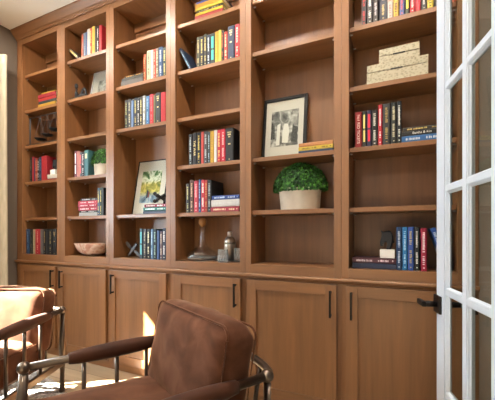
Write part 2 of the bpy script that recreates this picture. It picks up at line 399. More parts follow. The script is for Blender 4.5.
  (-0.1291, 0.0293, 0.2014, 0.137, '2e2826', 'e0dcd0', 'd', 'brown-black white-lettered'),
  (-0.1, 0.0227, 0.2246, 0.153, 'c42c38', 'f0d8d8', 'd', 'tall crimson'),
  (-0.0672, 0.0387, 0.2269, 0.154, '3a3c3e', 'b89c58', 'd', 'thick charcoal gilt'),
  (-0.0308, 0.028, 0.2275, 0.155, '2c302e', 'c8c0a0', 'd', 'black-green'),
  (-0.0034, 0.0227, 0.2294, 0.156, '22282e', 'e8e4d8', 'd', 'dark slate'),
 ]),
 (6, 'bottom shelf', 0.892, 0.035, [
  (-0.0044, 0.0287, 0.235, 0.16, '20426e', 'b8c8dc', 'd', 'navy'),
  (0.024, 0.0244, 0.2348, 0.16, '2b83c4', 'a8d0f0', 'd', 'light blue'),
  (0.0526, 0.0289, 0.2346, 0.16, '3a5eb0', 'b8a880', 'd', 'royal blue'),
  (0.0822, 0.0247, 0.2333, 0.159, '23282c', 'e8e8e4', 'd', 'black white-lettered'),
  (0.1147, 0.0289, 0.2278, 0.155, 'b8284a', 'f0e0e4', 'd', 'crimson'),
 ]),
]
STACKS = [
 (1, 'second shelf', 0.028, [
  (-2.9703, 0.2469, 2.273, 0.0285, 'd0a238', '907020', 'n', 'mustard'),
  (-2.9681, 0.2425, 2.3021, 0.026, '2c4046', '607478', 'n', 'dark teal'),
  (-2.9703, 0.2469, 2.3287, 0.0275, 'c83a3a', 'e08078', 'n', 'bright red'),
  (-2.9703, 0.2469, 2.3568, 0.0343, 'a8283a', 'c86068', 'n', 'crimson'),
  (-2.9473, 0.1954, 2.3917, 0.0104, 'e0c544', 'a88c30', 'n', 'yellow'),
 ]),
 (2, 'fifth shelf', 0.035, [
  (-2.4313, 0.2212, 1.24, 0.0291, 'b8b8b4', 'e0e0e0', 'n', 'pale grey'),
  (-2.4281, 0.2148, 1.2697, 0.0167, '3c3c3c', 'd0d0d0', 'd', 'dark grey'),
  (-2.437, 0.2326, 1.287, 0.0288, 'c8304a', 'f0d0d0', 'd', 'red'),
  (-2.437, 0.2326, 1.3164, 0.0265, 'c8304a', 'f0d0d0', 'd', 'red'),
  (-2.437, 0.2326, 1.3435, 0.0265, 'cc3450', 'f0d0d0', 'd', 'red'),
  (-2.423, 0.2047, 1.3706, 0.0218, '343c44', 'c0c8cc', 'd', 'charcoal'),
 ]),
 (3, 'second shelf', 0.028, [
  (-1.9239, 0.2302, 2.273, 0.0411, '605c58', 'b0a8a0', 'n', 'grey'),
  (-1.9217, 0.2259, 2.3147, 0.0203, '46423e', 'd08860', 'n', 'dark grey'),
  (-1.9077, 0.1978, 2.3357, 0.0107, '38302a', 'e8a83c', 'd', 'black orange-lettered'),
 ]),
 (3, 'picture shelf', 0.035, [
  (-1.7042, 0.2221, 1.24, 0.0238, '3c4862', '9098b0', 'n', 'slate blue'),
  (-1.7042, 0.2221, 1.2644, 0.0267, '3e8a82', 'e4ece8', 'd', 'teal'),
  (-1.6992, 0.212, 1.2917, 0.024, 'a04058', 'f0e0e0', 'd', 'rose red'),
 ]),
 (4, 'top shelf', 0.028, [
  (-1.2161, 0.2282, 2.614, 0.0262, 'a8343c', 'd07070', 'n', 'thin red'),
  (-1.2136, 0.2231, 2.6408, 0.0194, 'e4c23c', 'a08028', 'n', 'yellow'),
  (-1.2102, 0.2163, 2.6608, 0.0146, '2a2824', 'c8c0a0', 'd', 'black'),
  (-1.2136, 0.2231, 2.676, 0.0163, 'e6d04c', 'a89030', 'n', 'bright yellow'),
  (-1.2136, 0.2231, 2.6929, 0.033, 'd09a30', '80601c', 'n', 'thick mustard'),
  (-1.2102, 0.2163, 2.7265, 0.0131, '4a54a0', 'a0a8d0', 'n', 'violet-blue'),
 ]),
 (4, 'fifth shelf', 0.035, [
  (-1.0902, 0.2221, 1.24, 0.0341, 'ac2c44', 'f0d8b0', 'd', 'crimson'),
  (-1.0904, 0.2284, 1.2747, 0.0499, 'dcdad8', 'c0c0c0', 'd', 'thick white'),
  (-1.087, 0.2156, 1.3252, 0.0284, '2f4c94', 'c0cce8', 'd', 'royal blue'),
 ]),
 (5, 'shelf beside the black frame', 0.03, [
  (-0.4621, 0.2109, 1.583, 0.0152, '2c3c58', '8c98b0', 'n', 'thin navy'),
  (-0.4621, 0.2109, 1.5988, 0.0234, 'e2c040', '5c5020', 'd', 'yellow black-lettered'),
  (-0.4614, 0.2097, 1.6229, 0.0233, 'd08c54', 'e0a878', 'n', 'tan'),
 ]),
 (6, 'middle shelf', 0.035, [
  (0.1116, 0.2074, 1.583, 0.0351, '3f78b8', 'c8d4e0', 'd', 'blue'),
  (0.1099, 0.202, 1.6187, 0.0243, '292726', 'f0ece4', 'T:Earths & Kin', 'black white-titled'),
  (0.1151, 0.2005, 1.6436, 0.0203, '352e28', 'd0b060', 'd', 'dark brown gilt'),
 ]),
 (6, 'bottom shelf', 0.035, [
  (-0.1345, 0.2294, 0.892, 0.0314, '2a3654', 'b8c4d8', 'n', 'thick navy'),
  (-0.1345, 0.2294, 0.924, 0.0294, '582838', 'e8d8dc', 'd', 'maroon'),
 ]),
]
SUN_E=270; E_L=185; E_B=10; E_H=1; E_C=21; W_E=.25; EXPO=0.1
# ------------------------------------------------------------------ room shell
XL,XR,YB,ZC=-3.372,.352,-4.9,3.03
struct(MB().box(XL-.15,3.2,YB-.15,.45,-.12,0).build('floor',M_floor))
struct(MB().box(XL-.15,3.2,YB-.15,.45,ZC,ZC+.12).build('ceiling',M_ceil))
struct(MB().box(XL-.15,XR+.12,.26,.42,0,ZC).build('wall_back',M_wall))
# left wall with a window opening
WY0,WY1,WZ0,WZ1=-1.88,-1.105,.85,2.17
w=MB(); T=XL-.14
w.box(T,XL,WY1,.26,0,ZC); w.box(T,XL,YB,WY0,0,ZC); w.box(T,XL,WY0,WY1,0,WZ0); w.box(T,XL,WY0,WY1,WZ1,ZC)
struct(w.build('wall_left',M_wall))
win=struct(MB().box(T+.02,XL+.012,WY0-.001,WY0+.03,WZ0,WZ1).box(T+.02,XL+.012,WY1-.03,WY1+.001,WZ0,WZ1)
   .box(T+.02,XL+.012,WY0,WY1,WZ1-.03,WZ1+.001).box(T+.02,XL+.03,WY0,WY1,WZ0-.001,WZ0+.03).box(T+.05,T+.08,(WY0+WY1)/2-.02,(WY0+WY1)/2+.02,WZ0,WZ1).build('window_1',M_white))
MB().box(T+.062,T+.066,WY0+.03,WY1-.03,WZ0+.03,WZ1-.03).build('pane',M_pane,win)
# wall behind the camera with a wide window
BX0,BX1,BZ0,BZ1=-2.9,-.1,.5,2.6
w=MB(); w.box(XL-.14,BX0,YB-.14,YB,0,ZC); w.box(BX1,3.2,YB-.14,YB,0,ZC); w.box(BX0,BX1,YB-.14,YB,0,BZ0); w.box(BX0,BX1,YB-.14,YB,BZ1,ZC)
struct(w.build('wall_front',M_wall))
w=MB()
for x in (BX0+.02,BX0+.93,BX0+1.87,BX1-.02): w.box(x-.03,x+.03,YB-.1,YB-.04,BZ0,BZ1)
w.box(BX0,BX1,YB-.1,YB-.04,BZ0,BZ0+.05); w.box(BX0,BX1,YB-.1,YB-.04,BZ1-.05,BZ1)
w2=struct(w.build('window_2',M_white))
MB().box(BX0+.02,BX1-.02,YB-.072,YB-.068,BZ0+.03,BZ1-.03).build('pane',M_pane,w2)
# right wall with the doorway the glazed door belongs to
DY0,DY1,DZ=-2.75,-1.19,2.5
w=MB(); w.box(XR,XR+.12,DY1,.26,0,ZC); w.box(XR,XR+.12,YB,DY0,0,ZC); w.box(XR,XR+.12,DY0,DY1,DZ,ZC)
struct(w.build('wall_right',M_wall))
struct(MB().box(XR-.016,XR-.001,DY0-.09,DY0,0,DZ+.09).box(XR-.016,XR-.001,DY0,DY1,DZ,DZ+.09).build('trim_1',M_white,bevel=.003))
struct(MB().box(XR-.014,XR-.001,DY1+.1,-.03,0,.13).build('baseboard_right',M_white,bevel=.003))
struct(MB().box(XL+.001,XL+.014,YB,-.03,0,.13).build('baseboard_left',M_white,bevel=.003))
# hall beyond the doorway
struct(MB().box(3.1,3.2,YB,.26,0,ZC).build('wall_hall',M_wall))
struct(MB().box(XR+.12,3.1,-.3,-.2,0,ZC).build('wall_hall_end',M_wall))

# ------------------------------------------------------------------ bookcase
BAYS=[(-3.287,-2.783),(-2.677,-2.175),(-2.091,-1.564),(-1.478,-.956),(-.875,-.347),(-.264,.262)]
MID=[-3.371,-2.73,-2.133,-1.521,-.9155,-.3055,.350]
SH=[2.614,2.273,1.931,1.583,1.240]; ST=.027; D=.245; ZB,ZT=.892,2.902; Z0=.835
HAVE=[SH,SH,[SH[0],SH[1],SH[2],SH[4]],SH,[SH[0],SH[1],SH[3],SH[4]],SH]
NB={1:'leftmost bay',2:'second bay',3:'third bay',4:'fourth bay',5:'fifth bay',6:'rightmost bay'}
BL=['tall stained wood bookcase bay at the left wall, with the hanging scale',
    'bookcase bay holding the small potted plant and the marbled bowl',
    'bookcase bay holding the framed watercolour picture',
    'bookcase bay holding the decanter and cocktail shaker',
    'bookcase bay holding the large potted plant and black framed photograph',
    'rightmost bookcase bay, partly behind the white glazed door']
for i,(l,r) in enumerate(BAYS):
    a,b=MID[i]+.0003,MID[i+1]-.0003
    t=thing('bookcase_bay',BL[i],'bookcase',((l+r)/2,.12,0+Z0),0,'wooden bookcase bays along the wall')
    Mi=Matrix.Translation((-(l+r)/2,-.12,-Z0))
    MB().box(a,l,0.019,D,Z0,2.955).build('side_panel',M_wv,t,M=Mi)
    MB().box(r,b,0.019,D,Z0,2.955).build('side_panel',M_wv,t,M=Mi)
    MB().box(a,b,D,D+.012,Z0,2.955).build('back_panel',M_wv,t,M=Mi)
    MB().box(l,r,.019,D,Z0,ZB).build('bottom_panel',M_wh,t,M=Mi)
    MB().box(l,r,.019,D,ZT,2.955).build('top_panel',M_wd,t,M=Mi)
    MB().box(l,r,D-.018,D,ZT-.075,ZT).build('nailer_rail',M_wh,t,M=Mi)
    MB().box(a,l,0,.019,Z0,2.955).build('stile',M_wv,t,bevel=.0012,M=Mi)
    MB().box(r,b,0,.019,Z0,2.955).build('stile',M_wv,t,bevel=.0012,M=Mi)
    MB().box(l,r,0,.019,Z0,ZB).build('bottom_rail',M_wh,t,bevel=.0012,M=Mi)
    MB().box(l,r,0,.019,ZT,2.955).build('top_rail',M_wh,t,bevel=.0012,M=Mi)
    for z in HAVE[i]:
        s=MB().box(l+.001,r-.001,.022,D-.001,z-ST,z).build('shelf',M_wh,t,bevel=.002,M=Mi)
        for x,sg in ((l,1),(r,-1)):
            for y in (.045,.20):
                MB().tube([(x+sg*.0005,y,z-ST-.005),(x+sg*.016,y,z-ST-.005)],.0046,8).build('shelf_pin',M_pin,s,smooth=True,M=Mi)

# ledge between uppers and base cabinets
MB_=MB()
prof=[(-.002,.8348),(-.022,.833),(-.026,.829),(-.026,.819),(-.022,.815),(-.012,.812),(-.008,.803),(-.0005,.800),(-.0005,.8348)]
vv=[[MB_.bm.verts.new((x,y,z)) for y,z in prof] for x in (MID[0],MID[-1])]
n=len(prof)
for k in range(n): MB_.bm.faces.new((vv[0][k],vv[0][(k+1)%n],vv[1][(k+1)%n],vv[1][k]))
MB_.bm.faces.new(vv[0][::-1]); MB_.bm.faces.new(vv[1])
tag(MB_.build('ledge_moulding',M_wh),'long thin wooden ledge moulding running between shelves and cabinets','moulding')
# crown
MB_=MB()
prof=[(-.0005,2.953),(-.008,2.953),(-.010,2.958),(-.010,2.964),(-.016,2.967),(-.018,2.973),(-.026,2.978),(-.046,3.004),(-.060,3.018),(-.064,3.020),(-.064,3.0295),(-.0005,3.0295)]
n=len(prof)
vv=[[MB_.bm.verts.new((x,y,z)) for y,z in prof] for x in (MID[0],MID[-1])]
for k in range(n): MB_.bm.faces.new((vv[0][k],vv[0][(k+1)%n],vv[1][(k+1)%n],vv[1][k]))
MB_.bm.faces.new(vv[0][::-1]); MB_.bm.faces.new(vv[1])
struct(MB_.build('trim_2',M_wh))
struct(MB().box(MID[0],MID[-1],0,D+.012,2.9555,3.0295).build('trim_3',M_wh))

# base cabinets
DOORS=[(-3.304,-2.781),(-2.739,-2.159),(-2.117,-1.549),(-1.478,-.942),(-.894,-.328),(-.276,.292)]
HX=[(-2.801,),(-2.681,),(-2.069,),(-.975,),(-.361,),(-.246,)]
CL=['base cabinet at the left wall behind the sunlit armchair','base cabinet with left-hand pull below the marbled bowl','base cabinet below the shelf with the X-shaped bookend, sun patch on its door',
    'base cabinet behind the near armchair cushion, below the decanter','base cabinet with right-hand pull below the empty lowest shelf','base cabinet beside the white glazed door']
for i,(l,r) in enumerate(DOORS):
    a,b=MID[i]+.0003,MID[i+1]-.0003
    c=(l+r)/2
    t=thing('base_cabinet',CL[i],'cabinet',(c,.12,0),0,'wooden base cabinets under the shelves')
    Mi=Matrix.Translation((-c,-.12,0))
    MB().box(a,b,.019,D,.06,.8345).build('carcass',M_wv,t,M=Mi)
    MB().box(a,l+.012,0,.019,.06,.8).build('stile',M_wv,t,M=Mi)
    MB().box(r-.012,b,0,.019,.06,.8).build('stile',M_wv,t,M=Mi)
    MB().box(a,b,0,.019,.8,.8345).build('top_rail',M_wh,t,M=Mi)
    MB().box(l+.012,r-.012,0,.019,.06,.8).build('frame_panel',M_wv,t,M=Mi)
    d=MB().box(l+.055,r-.055,-.012,-.003,.115,.745).build('door',M_wv,t,M=Mi)
    MB().box(l,l+.063,-.021,-.001,.064,.795).build('door_stile',M_wv,d,bevel=.0015,M=Mi)
    MB().box(r-.063,r,-.021,-.001,.064,.795).build('door_stile',M_wv,d,bevel=.0015,M=Mi)
    MB().box(l+.063,r-.063,-.021,-.001,.733,.795).build('upper_rail',M_wh,d,bevel=.0015,M=Mi)
    MB().box(l+.063,r-.063,-.021,-.001,.064,.127).build('lower_rail',M_wh,d,bevel=.0015,M=Mi)
    hx=HX[i][0]
    MB().box(hx-.0055,hx+.0055,-.056,-.046,.612,.766).box(hx-.0045,hx+.0045,-.047,-.0205,.618,.629).box(hx-.0045,hx+.0045,-.047,-.0205,.749,.760).build('pull_handle',M_black,d,bevel=.001,M=Mi)
tag(MB().box(MID[0],MID[-1],-.006,.2,0,.0595).build('plinth',M_wh,bevel=.002),'wooden plinth running along the floor under the base cabinets','plinth')

# ------------------------------------------------------------------ books
ORD=['first','second','third','fourth','fifth','sixth','seventh','eighth','ninth','tenth','eleventh','twelfth','thirteenth','fourteenth']
def text_mesh(body,size):
    cu=bpy.data.curves.new('lettering','FONT'); cu.body=body; cu.size=size; cu.align_x='CENTER'; cu.align_y='CENTER'; cu.extrude=.0003
    o=bpy.data.objects.new('lettering',cu); COL.objects.link(o)
    dg=bpy.context.evaluated_depsgraph_get(); dg.update()
    me=bpy.data.meshes.new_from_object(o.evaluated_get(dg))
    bpy.data.objects.remove(o)
    bm=bmesh.new(); bm.from_mesh(me); bpy.data.meshes.remove(me)
    return bm
def book(root, th, h, dp, col, tcol, style, upright=True, rng=None):
    """local: spine faces -Y at y=0, thickness along X (centred), height along Z from 0; laid flat when not upright"""
    R=Matrix.Identity(4) if upright else Matrix.Translation((h/2,0,th/2)) @ Matrix.Rotation(-PI/2,4,'Y')
    b=min(.0026,th*.16)
    m=flat(col,.45)
    c=MB()
    # U-shaped case: gently rounded spine swept to two boards
    hw=th/2; k=min(.006,hw*.55)
    P=[(-hw,dp),(-hw,k*.8),(-hw*.92,k*.25),(-hw*.55,0),(hw*.55,0),(hw*.92,k*.25),(hw,k*.8),(hw,dp),(hw-b,dp),(hw-b,k+b),(-hw+b,k+b),(-hw+b,dp)]
    v0=[c.bm.verts.new((x,y,0.0)) for x,y in P]; v1=[c.bm.verts.new((x,y,h)) for x,y in P]
    n=len(P)
    for i in range(n): c.bm.faces.new((v0[i],v0[(i+1)%n],v1[(i+1)%n],v1[i]))
    c.bm.faces.new(v0[::-1]); c.bm.faces.new(v1)
    c.build('cover',m,root,M=R)
    MB().box(-hw+b+.0002,hw-b-.0002,k+b+.0002,dp-.004,.003,h-.003).build('pages',M_paper,root,M=R)
    if style=='n': return
    tm=flat(tcol,.5,.4,.78,1.0)
    e=.0005; t=MB(); w=hw*.5
    if style=='d':      # two runs of small worn stamped characters along the spine
        z=h*.9; wd=max(.0025,min(.0065,hw*.42))
        gap1=h*rng.uniform(.38,.55)
        while z>h*.16:
            l=rng.uniform(.003,.0065)
            if not (gap1-.012<z<gap1+.012): t.box(-wd,wd*rng.uniform(.5,1),-e,.0006,z-l,z)
            z-=l+rng.choice([.002,.002,.0025,.006])
        t.box(-wd*.6,wd*.6,-e,.0006,h*.06,h*.085); t.box(-.0004,.0004,.0003,.0007,h*.07,h*.89)
    elif style=='b':    # label blocks
        q=.0008; t.prism([(-w,.14*h),(w,.14*h),(w,.46*h),(q,.46*h),(q,.52*h),(w,.52*h),(w,.9*h),(-w,.9*h),(-w,.52*h),(-q,.52*h),(-q,.46*h),(-w,.46*h)],-e,.0006)
    elif style=='h':    # label near head
        t.box(-w,w,-e,.0006,h*.68,h*.86)
    elif style=='e':    # stamped emblem and rules
        t.box(-w,w,-e,.0006,h*.86,h*.885); t.box(-w*.8,w*.8,-e,.0006,h*.78,h*.83); t.box(-w*.5,w*.5,-e,.0006,h*.72,h*.75)
        t.box(-w*.6,w*.6,-e,.0006,h*.5,h*.54); t.box(-w*.3,w*.3,-e,.0006,h*.05,h*.07); t.box(-.0004,.0004,.0003,.0007,h*.06,h*.87)
    elif style[:2]=='T:':
        s=style[2:]; size=min(th*.75, h*.86/(len(s)*.56))
        t.bm.free(); t.bm=text_mesh(s,size)
        rot=Matrix(((0,1,0,0),(0,0,-1,0),(-1,0,0,0),(0,0,0,1)))
        t.bm.transform(Matrix.Translation((0,-.0002,h*.52)) @ rot)
    t.build('spine_lettering',tm,root,M=R)
import random as _r
def size_word(h,th): return ''
for b,w,z,Ys,L in ROWS:
    for i,(x,th,h,dp,col,tc,sty,look) in enumerate(L):
        o=ORD[i]
        if 'bookend' in w:
            lab='thick grey book standing behind the horse bookend in the leftmost bay'; g=None
        elif 'beside' in w:
            lab=look+' book set back between the teal book and the small potted plant'; g='books set back beside the small plant'
        else:
            lab='%s upright book, %s from left in the %s row of the %s'%(look,o,w.replace(' shelf','-shelf'),NB[b]); g='upright books on the %s of the %s'%(w,NB[b])
        t=thing('hardback_book',lab,'book',(x,Ys,z+.0004),0,g)
        book(t,th-.0004,h,dp,col,tc,sty,True,_r.Random(i*31+b*7))
FH=[['bottom','second from bottom','third from bottom','fourth from bottom','fifth from bottom','topmost'][:]]
for b,w,Ys,L in STACKS:
    n=len(L)
    for i,(x,ln,z,th,col,tc,sty,look) in enumerate(L):
        pos='topmost' if i==n-1 else 'bottom' if i==0 else ORD[i]+' from the bottom'
        if 'beside' in w: lab='%s flat book, %s in the short stack beside the black frame'%(look,pos); g='stacked books beside the black framed photograph'
        else: lab='%s flat book, %s in the %s stack of the %s'%(look,pos,w.replace(' shelf','-shelf'),NB[b]); g='stacked books on the %s of the %s'%(w,NB[b])
        t=thing('hardback_book',lab,'book',(x,Ys+.002*((i*7)%3),z+.0004),0,g)
        book(t,th-.0004,ln,.084 if (b==3 and 'picture' in w) else min(.165,.7*ln),col,tc,sty,False,_r.Random(i*13+b))
# three books that lean
def lean_book(lab,pos,ang,th,h,col,tc,sty):
    t=thing('hardback_book',lab,'book',pos); t.rotation_euler=(0,ang,0)
    book(t,th,h,.15,col,tc,sty,True,_r.Random(5))
lean_book('small black and gold book fallen slantwise on the top shelf of the second bay',(-2.5515,.033,2.6258),-math.radians(50),.027,.148,'33302a','c8a860','b')
lean_book('navy book leaning far left on the second shelf of the fourth bay',(-1.3735,.035,2.2795),-math.radians(29),.022,.19,'24405f','7890a8','d')
lean_book('bright blue book leaning left toward the crimson book on the bottom right shelf',(.2285,.05,.8975),-math.radians(18),.028,.235,'2c5cae','b8c8e0','d')

# ------------------------------------------------------------------ shelf objects
ST6=.0618
def horse(name,lab,x,y,z,sc,flip=1):
    t=thing(name,lab,'bookend',(x,y,z),0,'horse head bookends')
    MB().box(-.038*sc,.038*sc,-.035,.035,0,.048*sc).build('marble_block',M_marble,t,bevel=.002)
    P=[(-.035,.157),(-.03,.139),(-.032,.116),(-.038,.089),(-.036,.067),(-.021,.064),(-.019,.082),(-.01,.092),(-.001,.082),(-.004,.056),(-.006,.0475),(.018,.0475),(.027,.085),(.031,.119),(.022,.144),(.0,.153),(-.022,.146)]
    P=[(px*sc*flip,pz*sc) for px,pz in P]
    MB().prism(P,-.017*sc,.017*sc,.12).build('horse_head',M_iron,t,smooth=False,bevel=.003)
    M2=MB()
    for k in range(6):
        a=k/5; M2.tube([((.002+.022*a)*sc*flip,0,(.15-.05*a)*sc),((.016+.017*a)*sc*flip,0,(.146-.06*a)*sc)],.0055*sc,6)
    M2.build('mane',M_iron,t,smooth=True)
    return t
horse('horse_bookend','black horse head bookend on a white marble block beside the navy book',-.064,.075,.8924+ST6,1.0,1)
# white album and red album carrying the other bookend
for lab,x,z,th,col in (('thin red flat book under the white book on the fourth shelf, leftmost bay',-2.875,1.5835,.010,'a8323a'),('thick white flat book under the horse bookend in the leftmost bay',-2.879,1.594,.040,'dcd6c6')):
    t=thing('hardback_book',lab,'book',(x,.035,z),0); book(t,th,.175,.105,col,'909090','n',False,_r.Random(2))
horse('horse_bookend','black horse head bookend on a white block, leftmost bay beside thick red book',-2.915,.085,1.6345,.95,1)

# hanging scale
t=thing('balance_scale','dark metal scale with three hanging pans on the third shelf, leftmost bay','scale',(-3.035,.06,1.9314))
MB().box(-.245,.245,-.03,.03,0,.012).build('base',M_iron,t,bevel=.003)
for x in (-.23,.23): MB().tube([(x,0,.01),(x,0,.275)],.0065,10).build('post',M_gun,t,smooth=True)
MB().tube([(-.24,0,.275),(.24,0,.275)],.005,10).build('beam',M_gun,t,smooth=True)
for x,z in ((-.075,.04),(.03,.068),(.135,.105)):
    p=MB().lathe([(.001,0),(.03,.004),(.048,.018),(.05,.02),(.046,.02),(.028,.008),(.001,.004)],(x,0,z),24,close=False).build('pan',M_iron,t,smooth=True)
    s=MB()
    for k in range(3):
        q=(x+.047*math.cos(k*2.094+.3),.047*math.sin(k*2.094+.3),z+.019); s.tube([q,(x,0,.272)],.0014,6)
    s.build('pan_wires',M_gun,p)

# frames
def picture(name,lab,loc,rz,tilt,W,H,fw,mfr,pic,mpic,dep=.018):
    t=thing(name,lab,'picture frame',loc,rz)
    R=Matrix.Rotation(-tilt,4,'X')
    f=MB().box(-W/2,-W/2+fw,0,dep,0,H).box(W/2-fw,W/2,0,dep,0,H).box(-W/2+fw,W/2-fw,0,dep,0,fw).box(-W/2+fw,W/2-fw,0,dep,H-fw,H)
    f.build('frame',mfr,t,bevel=.0015,M=R)
    MB().box(-W/2+fw*.8,W/2-fw*.8,.008,.011,fw*.8,H-fw*.8).build('mat',M_mat,t,M=R)
    x0,x1,z0,z1=pic
    p=MB().box(x0,x1,.0073,.0079,z0,z1).build('print',mpic,t,M=R)
    MB().box(-W/2+fw*.8,W/2-fw*.8,.0035,.005,fw*.8,H-fw*.8).build('glazing',M_pane,t,M=R)
    MB().box(-W/2+.004,W/2-.004,dep-.006,dep-.001,.004,H-.004).build('backing',M_bframe,t,M=R)
    return t,p,R
t,p,R=picture('picture_frame','black framed grey photograph with wide mat leaning in the fifth bay',(-.712,.15,1.5868),0,math.radians(8),.312,.445,.022,M_bframe,(-.095,.098,.095,.35),M_photo)
MB().prism([(-.012,.12),(.028,.115),(.036,.2),(.026,.25),(.0,.255),(-.012,.2)],.0066,.0072).build('print_figure',M_figure,p,M=R)
MB().prism([(-.055,.105),(-.03,.105),(-.028,.26),(-.05,.25)],.0066,.0072).build('print_figure',M_figure,p,M=R)
MB().prism([(-.095,.15),(-.065,.15),(-.07,.25),(-.09,.24)],.0066,.0072).build('print_figure',M_dprint,p,M=R)
MB().prism([(.05,.12),(.092,.11),(.094,.22),(.06,.235)],.0066,.0072).build('print_figure',M_dprint,p,M=R)
t,p,R=picture('picture_frame','framed watercolour of a leafy path leaning in the third bay',(-1.868,.13,1.2442),0,math.radians(11),.325,.468,.006,M_bframe,(-.105,.10,.10,.375),M_paint)
MB().prism([(-.035,.14),(-.02,.14),(-.018,.2),(-.026,.215),(-.034,.2)],.0066,.0072).build('print_figure',flat('2c3a50'),p,M=R)
MB().prism([(-.018,.145),(-.006,.145),(-.004,.19),(-.011,.2),(-.018,.19)],.0066,.0072).build('print_figure',flat('9a4434'),p,M=R)
picture('picture_frame','pale framed grey sketch leaning on the second shelf of the second bay',(-2.405,.16,2.2772),0,math.radians(11),.345,.305,.008,M_sframe,(-.09,.12,.06,.21),M_photo2)

# reclining figure
t=thing('reclining_figurine','small dark bronze reclining figure in front of the pale framed sketch','sculpture',(-2.548,.06,2.2734))
t.scale=(1.12,1,1.25)
M2=MB().tube([(-.09,0,.008),(-.05,0,.014),(.0,0,.02),(.05,.0,.022)],[.006,.014,.016,.012],10)
M2.tube([(-.045,0,.02),(-.052,0,.05),(-.05,0,.085)],[.016,.014,.010],10)
M2.lathe([(.001,.08),(.012,.088),(.015,.1),(.011,.112),(.001,.118)],(-.052,0,0),12)
M2.tube([(-.05,0,.075),(-.03,-.02,.05),(-.015,-.02,.02)],[.008,.006,.005],8)
M2.tube([(.0,0,.02),(.035,-.01,.055),(.055,-.01,.06)],[.014,.011,.010],10); M2.tube([(.055,-.01,.06),(.075,-.005,.01)],[.010,.006],10)
M2.build('body',M_iron,t,smooth=True)
MB().box(-.095,.09,-.03,.03,0,.008).build('plinth',M_iron,t,bevel=.002)

# jack sculpture on the stack
t=thing('jack_ornament','black toy-jack shaped metal ornament on the three stacked books','ornament',(-1.675,.075,1.2404+.0765))
c=Vector((0,0,.0515))
for d in ((1,.3,.62),(-1,-.25,.62),(.25,-1,.1)):
    v=Vector(d).normalized()*.056
    M2=MB().tube([c-v,c+v],.0115,10)
    for s in (-1,1):
        q=c+v*s; M2.lathe([(.001,-.016),(.012,-.011),(.0165,0),(.012,.011),(.001,.016)],q,12)
    M2.build('arm',M_iron,t,smooth=True)
# X bookend
t=thing('cross_bookend','grey metal X-shaped bookend leaning by the bottom books, third bay','bookend',(-1.975,.1,.9008))
for a,b2 in (((-.055,0,.006),(.035,0,.105)),((-.08,.012,.095),(.06,.012,.006))):
    A=Vector(a); B=Vector(b2); d=(B-A).normalized(); n_=Vector((-d.z,0,d.x))*.011
    P=[(A+n_),(A-n_),(B-n_),(B+n_)]
    MB().prism([(q.x,q.z) for q in P],A.y-.005,A.y+.005).build('bar',M_gun,t,bevel=.001)
A=Vector((-.075,.03,.1)); 
MB().prism([(-.085,.108),(-.07,.125),(-.028,.09),(-.045,.07)],-.006,.004).build('loop_plate',M_gun,t,bevel=.001)

# bowl
t=thing('stone_bowl','wide marbled stone bowl on the bottom shelf of the second bay','bowl',(-2.481,.124,.8925))
MB().lathe([(.02,0),(.06,.002),(.10,.014),(.136,.036),(.162,.066),(.18,.1),(.182,.108),(.177,.109),(.17,.1),(.148,.062),(.09,.028),(.02,.02)],(0,0,0),48,1.05,.64).build('bowl_body',M_bowl,t,smooth=True)
MB().lathe([(.171,.104),(.149,.0632),(.09,.0272),(.02,.0212)],(0,0,0),48,1.05,.64).build('inner_surface',M_bowlin,t,smooth=True)

# decanter
t=thing('decanter','clear glass decanter with wide base and wooden ball stopper','decanter',(-1.325,.125,.8925))
MB().lathe([(.01,.002),(.085,.002),(.112,.014),(.117,.036),(.10,.06),(.06,.085),(.03,.11),(.021,.145),(.019,.2),(.023,.248)],(0,0,0),48).build('vessel',M_thin,t,smooth=True)
MB().lathe([(.01,.003),(.08,.003),(.105,.014),(.109,.026),(.09,.03),(.05,.022),(.01,.016)],(0,0,0),40).build('thick_base',M_crys,t,smooth=True)
MB().lathe([(.001,.243),(.010,.244),(.0115,.252),(.017,.2565),(.0255,.264),(.029,.277),(.0295,.285),(.028,.295),(.022,.306),(.012,.3125),(.001,.314)],(0,0,0),28).build('ball_stopper',M_cork,t,smooth=True)
